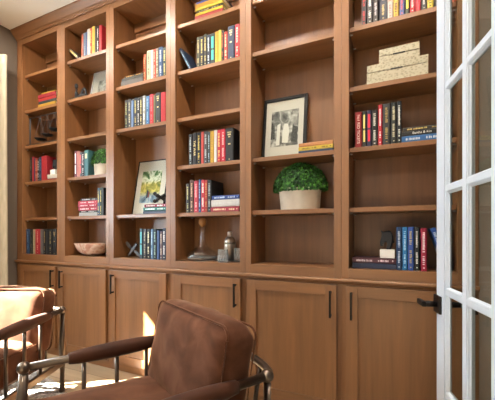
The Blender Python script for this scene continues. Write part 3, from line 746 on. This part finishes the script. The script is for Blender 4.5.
# tray, shaker, glasses
tag(MB().box(-1.205,-.962,.088,.232,.8925,.902).build('drinks_tray',flat('22262c',.35),bevel=.002),'thin dark tray under the cocktail shaker','tray')
t=thing('cocktail_shaker','brushed steel cocktail shaker on the dark tray','shaker',(-1.126,.18,.9025))
MB().lathe([(.001,0),(.032,0),(.034,.004),(.041,.1),(.041,.118),(.001,.118)],(0,0,0),32).build('cup',M_steel,t,smooth=True)
MB().lathe([(.001,.1185),(.042,.1185),(.042,.128),(.037,.145),(.025,.16),(.020,.166),(.001,.166)],(0,0,0),32).build('strainer_top',M_steel,t,smooth=True)
MB().lathe([(.001,.1665),(.019,.1665),(.0185,.196),(.015,.202),(.001,.203)],(0,0,0),28).build('cap',M_steel,t,smooth=True)
def tumbler(lab,loc,r,h):
    t=thing('whisky_glass',lab,'glass',loc,0,'cut whisky glasses')
    n=24; prof=[(r*.2,0),(r*.9,0),(r*.95,.004),(r,h),(r-.003,h),(r*.86,.014),(r*.2,.012)]
    M2=MB(); rings=[]
    for q,(rr,z) in enumerate(prof):
        rings.append([M2.bm.verts.new(((rr*(1-.05*(k%2)*(1 if .003<z<h*.6 and q<4 else 0)))*math.cos(2*PI*k/n),rr*math.sin(2*PI*k/n),z)) for k in range(n)])
    for i in range(len(rings)-1):
        for k in range(n): M2.bm.faces.new((rings[i][k],rings[i][(k+1)%n],rings[i+1][(k+1)%n],rings[i+1][k]))
    M2.bm.faces.new(rings[0][::-1]); M2.bm.faces.new(rings[-1])
    M2.build('tumbler',M_crys,t)
    C2=MB()
    for k in range(12):
        a=2*PI*k/12; c_,s_=math.cos(a),math.sin(a)
        C2.tube([(r*.985*c_,r*.985*s_,.012),(r*1.0*math.cos(a+.22),r*1.0*math.sin(a+.22),h*.55)],.0012,5)
    C2.build('cut_facets',M_cut,t)
tumbler('cut whisky glass standing in front of the tray',(-1.108,.045,.8925),.036,.088)
tumbler('cut whisky glass on the tray beside the shaker',(-1.028,.127,.9025),.034,.085)

# potted plants
def boxwood(lab,loc,rx,ry,hf,pw,pd,ph,nl,rng):
    t=thing('potted_plant',lab,'plant',loc,0)
    MB().lathe([(.4,0),(.86,0),(.9,.03*ph),(.97,ph*.86),(1.0,ph*.87),(1.0,ph),(.93,ph),(.9,ph*.9),(.4,ph*.88)],(0,0,0),48,pw,pd).build('pot',M_pot,t,smooth=True,bevel=0)
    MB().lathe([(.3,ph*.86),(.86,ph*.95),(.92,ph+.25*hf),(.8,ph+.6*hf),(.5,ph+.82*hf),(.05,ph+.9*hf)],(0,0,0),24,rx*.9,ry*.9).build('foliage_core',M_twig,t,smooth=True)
    M2=MB()
    for k in range(nl):
        u=rng.random()*2*PI; el=math.asin(rng.uniform(-.12,1))
        rr=rng.uniform(.86,1.03)
        p=Vector((rx*rr*math.cos(u)*math.cos(el),ry*rr*math.sin(u)*math.cos(el),ph*.98+hf*rr*math.sin(el)))
        if p.z<ph*.9: p.z=ph*.9
        nrm=Vector((math.cos(u)*math.cos(el),math.sin(u)*math.cos(el),math.sin(el)+.25))+Vector((rng.uniform(-.8,.8),rng.uniform(-.8,.8),rng.uniform(-.5,.8)))
        nrm.normalize(); a=nrm.cross(Vector((rng.uniform(-1,1),rng.uniform(-1,1),rng.uniform(-1,1)))).normalized(); b_=nrm.cross(a)
        L_=rng.uniform(.0075,.0115); Wd=L_*.62
        vs=[M2.bm.verts.new(p+q) for q in (-a*L_, -a*L_*.3+b_*Wd-nrm*.002, a*L_*.45+b_*Wd*.8-nrm*.002, a*L_, a*L_*.45-b_*Wd*.8-nrm*.002, -a*L_*.3-b_*Wd-nrm*.002)]
        M2.bm.faces.new((vs[0],vs[1],vs[2],vs[3])); M2.bm.faces.new((vs[0],vs[3],vs[4],vs[5]))
    M2.build('foliage',M_leaf,t)
boxwood('clipped green boxwood in a wide stone pot, fifth bay',(-.585,.124,1.2404),.174,.1,.168,.141,.092,.138,4600,_r.Random(3))
boxwood('small clipped green plant in a pale pot, second bay',(-2.302,.088,1.5834),.118,.083,.125,.09,.07,.105,2200,_r.Random(4))

# boxes
def inlay(lab,x0,x1,y0,y1,z0,zl,z1):
    t=thing('inlay_box',lab,'box',((x0+x1)/2,(y0+y1)/2,z0),0,'bone inlay boxes')
    hx,hy=(x1-x0)/2,(y1-y0)/2
    MB().box(-hx,hx,-hy,hy,0,zl-z0-.0012).build('box_body',M_bone,t,bevel=.0015)
    MB().box(-hx,hx,-hy,hy,zl-z0+.0012,z1-z0).build('lid',M_bone,t,bevel=.0015)
    MB().box(-hx+.004,hx-.004,-hy+.004,hy-.004,zl-z0-.0013,zl-z0+.0013).build('seam',M_dprint,t)
    MB().box(-.03,.03,-hy-.003,-hy+.001,zl-z0-.004,zl-z0+.003).build('clasp',M_dprint,t,bevel=.001)
inlay('larger bone mosaic box, lower of the two',-.170,.135,.035,.215,1.9314,1.997,2.0385)
inlay('smaller bone mosaic box sitting on the larger one',-.106,.095,.037,.19,2.039,2.078,2.117)

# ------------------------------------------------------------------ armchairs
def rbox(w,d,h,r,bulge,n=14,seed=0):
    """soft rounded cushion box centred at origin"""
    bm=bmesh.new(); bmesh.ops.create_cube(bm,size=2); bmesh.ops.subdivide_edges(bm,edges=bm.edges[:],cuts=n,use_grid_fill=True)
    rn=_r.Random(seed); ph=[rn.uniform(0,6.28) for _ in range(6)]
    for v in bm.verts:
        x,y,z=v.co
        p=Vector((x*w/2,y*d/2,z*h/2))
        q=Vector((max(-w/2+r,min(w/2-r,p.x)),max(-d/2+r,min(d/2-r,p.y)),max(-h/2+r,min(h/2-r,p.z))))
        e=p-q
        if e.length>0: p=q+e.normalized()*r
        fx=(1-x*x)*(1-z*z); fz=(1-x*x)*(1-y*y)
        p.y+=math.copysign(bulge*fx,y)*(abs(y)>.99); p.z+=math.copysign(bulge*fz,z)*(abs(z)>.99)
        wr=.004*(math.sin(9*x+3*z+ph[0])*math.sin(5*z-4*x+ph[1])+.5*math.sin(17*x+ph[2]+4*y)*math.sin(11*z+ph[3]))
        p+=Vector((0,wr,wr*.6))
        v.co=p
    return bm
def ring(w,h,y,r,n=7,sq=1):
    pts=[]
    for cx,cz,a0 in ((w/2-r,h/2-r,0),(-w/2+r,h/2-r,PI/2),(-w/2+r,-h/2+r,PI),(w/2-r,-h/2+r,1.5*PI)):
        for k in range(n): 
            a=a0+PI/2*k/(n-1); pts.append((cx+r*math.cos(a),y,cz+r*math.sin(a)))
    return pts+[pts[0]]
WH,LH,AZ=.323,.365,.553
def armchair():
    t=thing('armchair','', 'armchair')
    for s in (-1,1):
        MB().lathe([(.001,-.026),(.015,-.021),(.0235,-.011),(.026,0),(.0235,.011),(.015,.021),(.001,.026)],(s*WH,-LH,AZ),20).build('ball_joint',M_bronze,t,smooth=True)
        MB().lathe([(.001,-.026),(.015,-.021),(.0235,-.011),(.026,0),(.0235,.011),(.015,.021),(.001,.026)],(s*WH,LH,AZ),20).build('ball_joint',M_bronze,t,smooth=True)
        MB().tube([(s*WH,-LH,AZ-.015),(s*WH,-LH-.012,.3),(s*WH,-LH-.025,.0)],[.0165,.0235,.0185],16).build('front_leg',M_bronze,t,smooth=True)
        MB().tube([(s*WH,LH,AZ-.015),(s*WH,LH+.004,.3),(s*WH,LH+.0,.0)],[.0165,.0235,.0185],16).build('rear_leg',M_bronze,t,smooth=True)
        MB().tube([(s*WH,-LH+.015,AZ),(s*WH,LH-.015,AZ)],.0165,16).build('arm_tube',M_bronze,t,smooth=True)
        ys=[-.207,-.204,-.17,-.09,.0,.1,.18,.222,.226]; rs=[.019,.024,.029,.034,.036,.034,.028,.0235,.018]
        MB().tube([(s*WH,y,AZ) for y in ys],rs,20).build('arm_sleeve',M_sleeve,t,smooth=True)
        for y in (-.145,-.005,.135):
            MB().tube([(s*WH,y,AZ-.012),(s*WH,y,.205)],.0095,12).build('arm_rod',M_bronze,t,smooth=True)
        MB().box(s*WH-.013,s*WH+.013,-LH-.005,LH,.175,.215).build('side_rail',M_bronze,t,bevel=.004)
    MB().box(-WH+.013,WH-.013,-LH-.015,-LH+.015,.175,.215).build('front_rail',M_bronze,t,bevel=.004)
    MB().box(-WH+.013,WH-.013,LH-.015,LH+.015,.175,.215).build('rear_rail',M_bronze,t,bevel=.004)
    arc=[(-WH*math.cos(a*PI/14),LH+.085*math.sin(a*PI/14),AZ-.004) for a in range(15)]
    MB().tube(arc,.0165,14).build('back_rail',M_bronze,t,smooth=True)
    for a in (4,7,10):
        p=arc[a]; MB().tube([(p[0],p[1],p[2]-.01),(p[0],LH,.205)],.0095,12).build('back_rod',M_bronze,t,smooth=True)
    sc=MB(); sc.bm.free(); sc.bm=rbox(.595,.66,.19,.05,.022,seed=1)
    s=sc.build('seat_cushion',M_velvet,t,smooth=True,M=Matrix.Translation((0,-.075,.328)) @ Matrix.Rotation(math.radians(-3),4,'X'))
    bc=MB(); bc.bm.free(); bc.bm=rbox(.632,.155,.405,.055,.018,seed=2)
    Mb=Matrix.Translation((0,.229,.555)) @ Matrix.Rotation(math.radians(-10),4,'X')
    b=bc.build('back_cushion',M_velvet,t,smooth=True,M=Mb)
    for yy in (-.064,.064):
        MB().tube(ring(.620,.394,yy,.046),.0045,8,caps=False).build('piping',M_velvet,b,smooth=True,M=Mb)
    Ms=Matrix.Translation((0,-.075,.328)) @ Matrix.Rotation(math.radians(-3),4,'X') @ Matrix.Rotation(PI/2,4,'X')
    for yy in (-.08,.08):
        MB().tube(ring(.588,.652,yy,.04),.0045,8,caps=False).build('piping',M_velvet,s,smooth=True,M=Ms)
    return t
RUGZ=.0125
CB=(-.9127,-.9465); CA=(-2.2393,-.9045)
c1=armchair(); c1['label']='near brown velvet armchair with bronze frame, back to the bookcase, in shade'; c1['group']='brown velvet armchairs'
c1.location=(CB[0],CB[1],RUGZ*0); c1.rotation_euler=(0,0,-math.radians(27.7))
def dup(root,loc,rz,label):
    r=root.copy(); COL.objects.link(r); r.location=loc; r.rotation_euler=(0,0,rz); r['label']=label
    for ch in list(root.children):
        c=ch.copy(); COL.objects.link(c); c.parent=r
        if ch.name.startswith('back_cushion'): c.location.z-=.036
        for g in list(ch.children):
            d=g.copy(); COL.objects.link(d); d.parent=c
    return r
dup(c1,(CA[0],CA[1],.0128),math.radians(24.1),'brown velvet armchair at left edge with sunlit back cushion')

# rug
M2=MB(); bm=M2.bm; nx,ny=110,90; W_,H_=1.75,1.9
rn=_r.Random(9); g=[]
for j in range(ny+1):
    rowv=[]
    for i in range(nx+1):
        e=min(i,nx-i,j,ny-j)
        rowv.append(bm.verts.new((W_*(i/nx-.5)+rn.uniform(-.006,.006),H_*(j/ny-1)+rn.uniform(-.006,.006),(.004 if e==0 else .008+rn.uniform(-.004,.004)))))
    g.append(rowv)
for j in range(ny):
    for i in range(nx): bm.faces.new((g[j][i],g[j][i+1],g[j+1][i+1],g[j+1][i]))
o=tag(M2.build('shag_rug',M_rug),'light grey shag rug under the armchairs','rug')
o.location=(-2.45,-.308,0.0005); o.rotation_euler=(0,0,-math.radians(17))

# curtain on the left wall
M2=MB(); bm=M2.bm; prev=None
N=90
for i in range(N+1):
    a=i/N; y=-.135-.80*a; x=XL+.085+.032*math.sin(a*2*PI*9)
    cur=[bm.verts.new((x+(.008*math.sin(z*2+i*.2)),y-.012*(2.72-z)*0,z)) for z in (.02,.6,1.2,1.8,2.4,2.62,2.72)]
    if prev:
        for k in range(6): bm.faces.new((prev[k],cur[k],cur[k+1],prev[k+1]))
    prev=cur
cu=thing('curtain','pale linen curtain hanging at the left wall beside the bookcase','curtain',(XL+.085,-.5,0))
o=M2.build('curtain_panel',M_linen,cu,smooth=True,M=Matrix.Translation((-XL-.085,.5,0))); md=o.modifiers.new('s','SOLIDIFY'); md.thickness=.004
rod=thing('curtain_rod','dark curtain rod on the left wall above the window','curtain rod',(XL+.09,-2.1,2.75))
MB().tube([(0,-1.9,0),(0,1.85,0)],.013,12).build('rod',M_iron,rod,smooth=True)
for y in (-1.85,1.55): MB().box(-.088,0,y-.01,y+.01,-.01,.01).build('bracket',M_iron,rod,bevel=.002)

# ------------------------------------------------------------------ glazed door (opened into the room)
th=math.radians(12.5)
u=Vector((.2165,-.9763,0)); nrm=Vector((.9763,.2165,0))     # along the leaf from free edge, and away from camera side
# true axes measured from the two ends of the leaf
u=(Vector((.22063,-.89068,0))-Vector((.126765,-.46771,0))).normalized(); nrm=Vector((-u.y,u.x,0))
if nrm.x<0: nrm=-nrm
MD=Matrix(((u.x,nrm.x,0,.126765-.0040*nrm.x),(u.y,nrm.y,0,-.46771-.0040*nrm.y),(0,0,1,.008),(0,0,0,1)))
TK=.024; S0=.095; PX=[(.119,.2428),(.2878,.4201),(.4651,.591)]; WID=.71
RZ=[.509,.877,1.2445,1.612,1.980]; ZB0,ZT0=.150,2.335; HT=2.45
rows=[ZB0]+[v for z in RZ for v in (z-.0175,z+.0175)]+[ZT0]
f=MB()
def bar(half,prof_in,horizontal,c,a,b2):
    """moulded glazing bar, profile across (offset, depth)"""
    P=[(-o,d) for o,d in reversed(prof_in)]+[(o,d) for o,d in prof_in]
    P=P+[(o,TK-d) for o,d in reversed(prof_in)]+[(-o,TK-d) for o,d in prof_in]
    if horizontal: v=[[f.bm.verts.new((q,d+(.0006 if d<TK/2 else -.0006),c+o)) for o,d in P] for q in (a,b2)]
    else: v=[[f.bm.verts.new((c+o,d,q)) for o,d in P] for q in (a,b2)]
    n=len(P)
    for k in range(n): f.bm.faces.new((v[0][k],v[0][(k+1)%n],v[1][(k+1)%n],v[1][k]))
    f.bm.faces.new(v[0][::-1]); f.bm.faces.new(v[1])
def edge(prof_in,half): return [(half-.008+o,d) for o,d in prof_in]
PR=[(0,0),(0,.0035),(.0011,.0035),(.0013,.0012),(.0045,.0028),(.0050,.0065),(.0085,.0105)]
mid=lambda h:[(h-.0085+o,d) for o,d in PR]
PS=[(0,0),(0,.0045),(.0016,.0045),(.0018,.0015),(.009,.0025),(.0094,.0060),(.0112,.0060),(.0118,.0042),(.0150,.0055),(.0160,.009),(.0215,.011)]
stl=lambda h:[(h-.0215+o,d) for o,d in PS]
bar(0,stl(.0595),False,.0595,0,HT); bar(0,stl(.0595),False,WID-.0595,0,HT)
for xm in (.2653,.4426): bar(0,mid(.0225),False,xm,ZB0-.004,ZT0+.004)
for z in RZ: bar(0,mid(.0175),True,z,.110,WID-.110)
bar(0,mid((ZB0)/2),True,ZB0/2,.110,WID-.110); bar(0,mid((HT-ZT0)/2),True,(HT+ZT0)/2,.110,WID-.110)
door=struct(f.build('door_1',M_white))
door.matrix_world=MD
for (x0,x1) in PX:
    for k in range(6):
        MB().box(x0-.0015,x1+.0015,TK/2-.001,TK/2+.001,rows[2*k]-.003,rows[2*k+1]+.003).build('pane',M_dpane,door)
hz=.82
h=MB().box(.012,.075,-.009,-.0002,hz-.033,hz+.033).build('handle_plate',M_black,door,bevel=.002)
MB().tube([(.045,-.008,hz),(.045,-.055,hz)],.011,14).build('handle_neck',M_black,h,smooth=True)
MB().box(-.010,.058,-.062,-.046,hz-.010,hz+.010).build('lever',M_black,h,bevel=.003)
h2=MB().box(.012,.075,TK+.0002,TK+.009,hz-.033,hz+.033).build('handle_plate',M_black,door,bevel=.002)
MB().tube([(.045,TK+.008,hz),(.045,TK+.055,hz)],.011,14).build('handle_neck',M_black,h2,smooth=True)
MB().box(.032,.155,TK+.046,TK+.062,hz-.010,hz+.010).build('lever',M_black,h2,bevel=.003)

# ------------------------------------------------------------------ light
sun=bpy.data.lights.new('sun','SUN'); sun.energy=SUN_E; sun.angle=math.radians(.6); sun.color=(1,.93,.82)
so=bpy.data.objects.new('sun',sun); COL.objects.link(so)
so.rotation_euler=Vector((1,.7,-.95)).to_track_quat('-Z','Y').to_euler(); so.location=(-6,-4,4)
def area(name,loc,direction,sx,sy,e,col):
    l=bpy.data.lights.new(name,'AREA'); l.shape='RECTANGLE'; l.size=sx; l.size_y=sy; l.energy=e; l.color=col
    o=bpy.data.objects.new(name,l); COL.objects.link(o); o.location=loc; o.rotation_euler=Vector(direction).to_track_quat('-Z','Z').to_euler()
    return o
area('daylight_left_window',(XL-.2,(WY0+WY1)/2,(WZ0+WZ1)/2),(1,0,0),WY1-WY0,WZ1-WZ0,E_L,(.8,.9,1))
area('daylight_rear_window',((BX0+BX1)/2,YB-.2,(BZ0+BZ1)/2),(0,1,0),BX1-BX0,BZ1-BZ0,E_B,(1,.97,.93))
area('hall_area_light',(2.9,-2.0,1.6),(-1,0,0),2.4,2.2,E_H,(.95,.97,1))  # unseen area light inside the windowless hall, aimed at the doorway
for x,y in ((-2.95,-.6),(-1.95,-.6),(-.95,-.6),(.0,-.6),(-2.4,-2.9),(-.8,-2.9)):
    if True:
        l=bpy.data.lights.new('ceiling_downlight','AREA'); l.shape='DISK'; l.size=.14; l.energy=E_C; l.color=(1,.9,.78)
        o=bpy.data.objects.new('ceiling_downlight',l); COL.objects.link(o); o.location=(x,y,ZC-.012)
w=bpy.data.worlds.new('World'); SC.world=w; w.use_nodes=True
bg=w.node_tree.nodes['Background']; bg.inputs[0].default_value=(.8,.9,1,1); bg.inputs[1].default_value=W_E

# ------------------------------------------------------------------ camera
cam=bpy.data.cameras.new('camera'); co=bpy.data.objects.new('camera',cam); COL.objects.link(co)
cam.sensor_width=36; cam.lens=326.6/495*36; cam.shift_y=32.5/495; cam.clip_start=.02
co.location=(0,-1.9273,1.097); co.rotation_euler=(PI/2,0,math.radians(25.028))
SC.camera=co
SC.view_settings.view_transform='Standard'; SC.view_settings.look='None'; SC.view_settings.gamma=1; SC.view_settings.use_curve_mapping=False
SC.view_settings.exposure=EXPO
